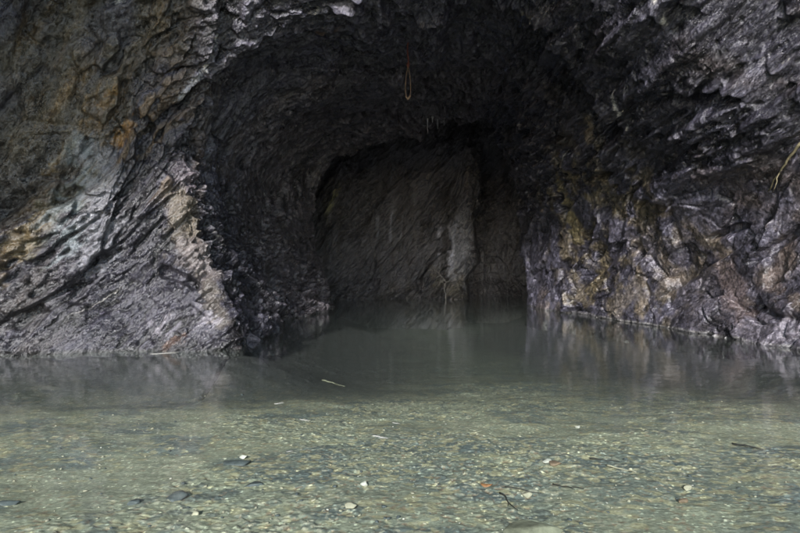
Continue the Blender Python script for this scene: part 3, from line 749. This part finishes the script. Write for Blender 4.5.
# broken rocks along the waterline
RK = [
 (250, 344, (0.28, 0.22, 0.16), 61, 'low grey rock at the waterline on the corner of the left wall'),
 (297, 317.5, (0.26, 0.20, 0.15), 62, 'small pale grey rock standing out of the water far along the left wall'),
 (226, 349, (0.20, 0.16, 0.10), 63, 'small flat rock left of the low corner rock on the left waterline'),
 (272, 332, (0.30, 0.24, 0.15), 64, 'rock at the waterline between the corner rock and the far pale one'),
 (205, 352, (0.24, 0.14, 0.09), 65, 'brownish flat rock awash below the tan streak on the left wall'),
]
for px, py, sz_, sd, lb in RK:
    stone('shore_rock', M_grey, sd, at(px, py, -0.05), sz_, sd * 1.3, lb, 'rock', 0.55, tilt=(0.2, -0.3), ico=5)

# hanging rope with a loop, from the roof
root = bpy.data.objects.new('hanging_rope', None); col.objects.link(root); root.location = (0.18, 13.9, 6.5)
tag(root, 'rusty red and orange rope with a narrow loop hanging from the dark roof', 'rope')
bm = bmesh.new(); tube(bm, [(0.015 * math.sin(i), 0.01 * math.cos(i * 1.7), 0.25 - 0.11 * i) for i in range(9)], [0.018] * 9, 8); mesh_obj('cord', bm, M_rust, root)
bm = bmesh.new(); lp = []
for i in range(40):
    a = 2 * math.pi * i / 40
    zz = -0.98 + 0.36 * math.cos(a); ww = 0.075 * (1 - (zz + 1.34) / 0.72 * 0.75)
    lp.append((math.sin(a) * ww * 1.1, 0.02 * math.sin(a * 2), zz))
tube(bm, lp, 0.010, 7, closed=True); mesh_obj('loop', bm, M_rope, root)
bm = bmesh.new(); tube(bm, [(-0.06, 0, -1.30), (-0.035, 0, -1.33), (0, 0, -1.37), (0.03, 0, -1.33), (0.065, 0, -1.28)], [0.012, 0.02, 0.03, 0.02, 0.012], 8); mesh_obj('knot', bm, M_rope, root)
bm = bmesh.new(); tube(bm, [(0.01, 0, -0.56), (0, 0, -0.60), (0.0, 0, -0.66)], [0.03, 0.036, 0.024], 8); mesh_obj('whipping', bm, M_rust, root)

# casting up / sideways to find the rock
def bvh_of(o):
    me = o.data; n = len(me.vertices); co = np.empty(n * 3, F32); me.vertices.foreach_get('co', co); co = co.reshape(-1, 3)
    return co
CO = {o.name: bvh_of(o) for o in SURF}
def roof_z(px, py):
    c = CO['cave_ceiling']; m = (np.abs(c[:, 0] - px) < 0.05) & (np.abs(c[:, 1] - py) < 0.08)
    return float(c[m][:, 2].min()) if m.any() else 6.3
for i, (px, yy, L_, r_, lb) in enumerate([
    (427.5, 20.6, 0.40, 0.022, 'leftmost and longest thin white stalactite under the dark arch'),
    (432.5, 20.8, 0.12, 0.040, 'stubby white stalactite, second from the left under the dark arch'),
    (437.5, 20.65, 0.30, 0.020, 'third white stalactite from the left, long and thin, under the dark arch'),
    (444.0, 20.9, 0.18, 0.018, 'rightmost small white stalactite of the row under the dark arch')]):
    xx = (px - 400) / 622.2 * yy; zt = roof_z(xx, yy)
    bm = bmesh.new(); rnd = random.Random(i)
    tube(bm, [(rnd.uniform(-.006, .006), rnd.uniform(-.006, .006), 0.08 - (L_ + 0.08) * k / 9) for k in range(10)], [r_ * (1.7 if k == 0 else 1.25 if k == 1 else 1.0 - 0.085 * k) * rnd.uniform(0.85, 1.15) for k in range(10)], 9)
    tag(mesh_obj('stalactite', bm, M_calc, loc=(xx, yy, zt)), lb, 'stalactite', 'white stalactites under the arch lip')

# bleached dead branch leaning on the back wall
def P3(px, py, d): return Vector(((px - 400) / 622.2 * d, d, 1.5 + (-(py - 266.5) / 622.2 - math.tan(PITCH)) * d))
bm = bmesh.new(); b0 = P3(446, 299.5, 24.9); b1_ = P3(444, 288, 25.0); b2_ = P3(446, 282, 25.1); b3_ = P3(439, 273, 25.2); b4_ = P3(433, 268, 25.3)
o0 = b0.copy()
main = [b - o0 for b in (b0, b1_, b2_, b3_, b4_)]
pts = []
for k in range(4): pts += wiggle(main[k], main[k + 1], 5, 0.05, 70 + k)[:-1]
pts.append(main[4]); tube(bm, pts, [0.026 - 0.0011 * k for k in range(len(pts))], 7)
br = mesh_obj('dead_branch', bm, M_calcw, loc=o0)
tag(br, 'bleached white dead branch standing in the water against the back wall', 'branch')
for k, (i0, dx, dz) in enumerate([(4, 0.10, 0.28), (8, 0.22, 0.10), (8, -0.25, 0.10), (11, -0.2, -0.10), (12, 0.10, 0.22), (6, -0.18, 0.2), (14, -0.24, 0.02)]):
    bm = bmesh.new(); q0 = pts[i0]; q1 = q0 + Vector((dx, -0.08, dz))
    tube(bm, wiggle(q0, q1, 7, 0.08, 80 + k), [0.015 - 0.0018 * j for j in range(7)], 6); mesh_obj('twig', bm, M_calcw, br)

# pale yellow root lying in a cleft of the right wall
bm = bmesh.new(); rp = [Vector(v) for v in ((6.54, 11.06, 2.76), (6.45, 10.64, 2.97), (6.42, 10.41, 3.11), (6.39, 10.19, 3.24), (6.37, 9.97, 3.36), (6.42, 9.83, 3.47), (6.4, 9.5, 3.6))]
o0 = rp[0].copy(); pts = []
for k in range(len(rp) - 1): pts += wiggle(rp[k] - o0, rp[k + 1] - o0, 5, 0.03, 90 + k)[:-1]
pts.append(rp[-1] - o0); tube(bm, pts, [0.011 + 0.0009 * k for k in range(len(pts))], 8)
rt = mesh_obj('root', bm, M_root, loc=o0); tag(rt, 'pale yellow root running down a cleft in the right hand wall', 'root')
bm = bmesh.new(); q0 = pts[6]; tube(bm, wiggle(q0, q0 + Vector((0.02, 0.25, -0.32)), 7, 0.06, 99), [0.011 - 0.001 * j for j in range(7)], 6); mesh_obj('side_root', bm, M_root, rt)

#THINGS_END

# ------------------------------------------------------------------ light, camera
AZ = math.radians(-10)      # the light comes from behind the camera, a little from the left
EL = math.radians(23)
w = bpy.data.worlds.new('World'); sc.world = w; w.use_nodes = True
nt = w.node_tree; nt.nodes.clear()
out = nt.nodes.new('ShaderNodeOutputWorld')
sky = nt.nodes.new('ShaderNodeTexSky'); sky.sky_type = 'NISHITA'; sky.sun_disc = False
sky.sun_elevation = EL; sky.air_density = 1.0; sky.dust_density = 0.4; sky.ozone_density = 2.0
bg = nt.nodes.new('ShaderNodeBackground'); bg.inputs['Strength'].default_value = 0.15
nt.links.new(sky.outputs[0], bg.inputs[0]); nt.links.new(bg.outputs[0], out.inputs[0])
src = Vector((math.sin(AZ) * math.cos(EL), -math.cos(AZ) * math.cos(EL), math.sin(EL)))
sky.sun_rotation = math.atan2(src.x, src.y) % (2 * math.pi)
sl = bpy.data.lights.new('sun', 'SUN'); sl.energy = 2.0; sl.angle = math.radians(4.5); sl.color = (1.0, 0.965, 0.965)
so = bpy.data.objects.new('sun', sl); col.objects.link(so)
so.rotation_euler = (-src).to_track_quat('-Z', 'Y').to_euler()

cam = bpy.data.cameras.new('camera'); cam.lens = 28.0; cam.sensor_width = 36.0; cam.clip_end = 9000; cam.clip_start = 0.05
co_ = bpy.data.objects.new('camera', cam); col.objects.link(co_)
co_.location = (0, 0, 1.5); co_.rotation_euler = (math.radians(90 - 0.41), 0, 0)
sc.camera = co_

sc.view_settings.view_transform = 'Standard'; sc.view_settings.look = 'None'
sc.view_settings.gamma = 1.0; sc.view_settings.use_curve_mapping = False
sc.view_settings.exposure = 1.82
sc.cycles.use_denoising = True
sc.cycles.max_bounces = 6; sc.cycles.diffuse_bounces = 3; sc.cycles.glossy_bounces = 3; sc.cycles.transparent_max_bounces = 8
sc.cycles.volume_bounces = 0
sc.cycles.sample_clamp_indirect = 4.0
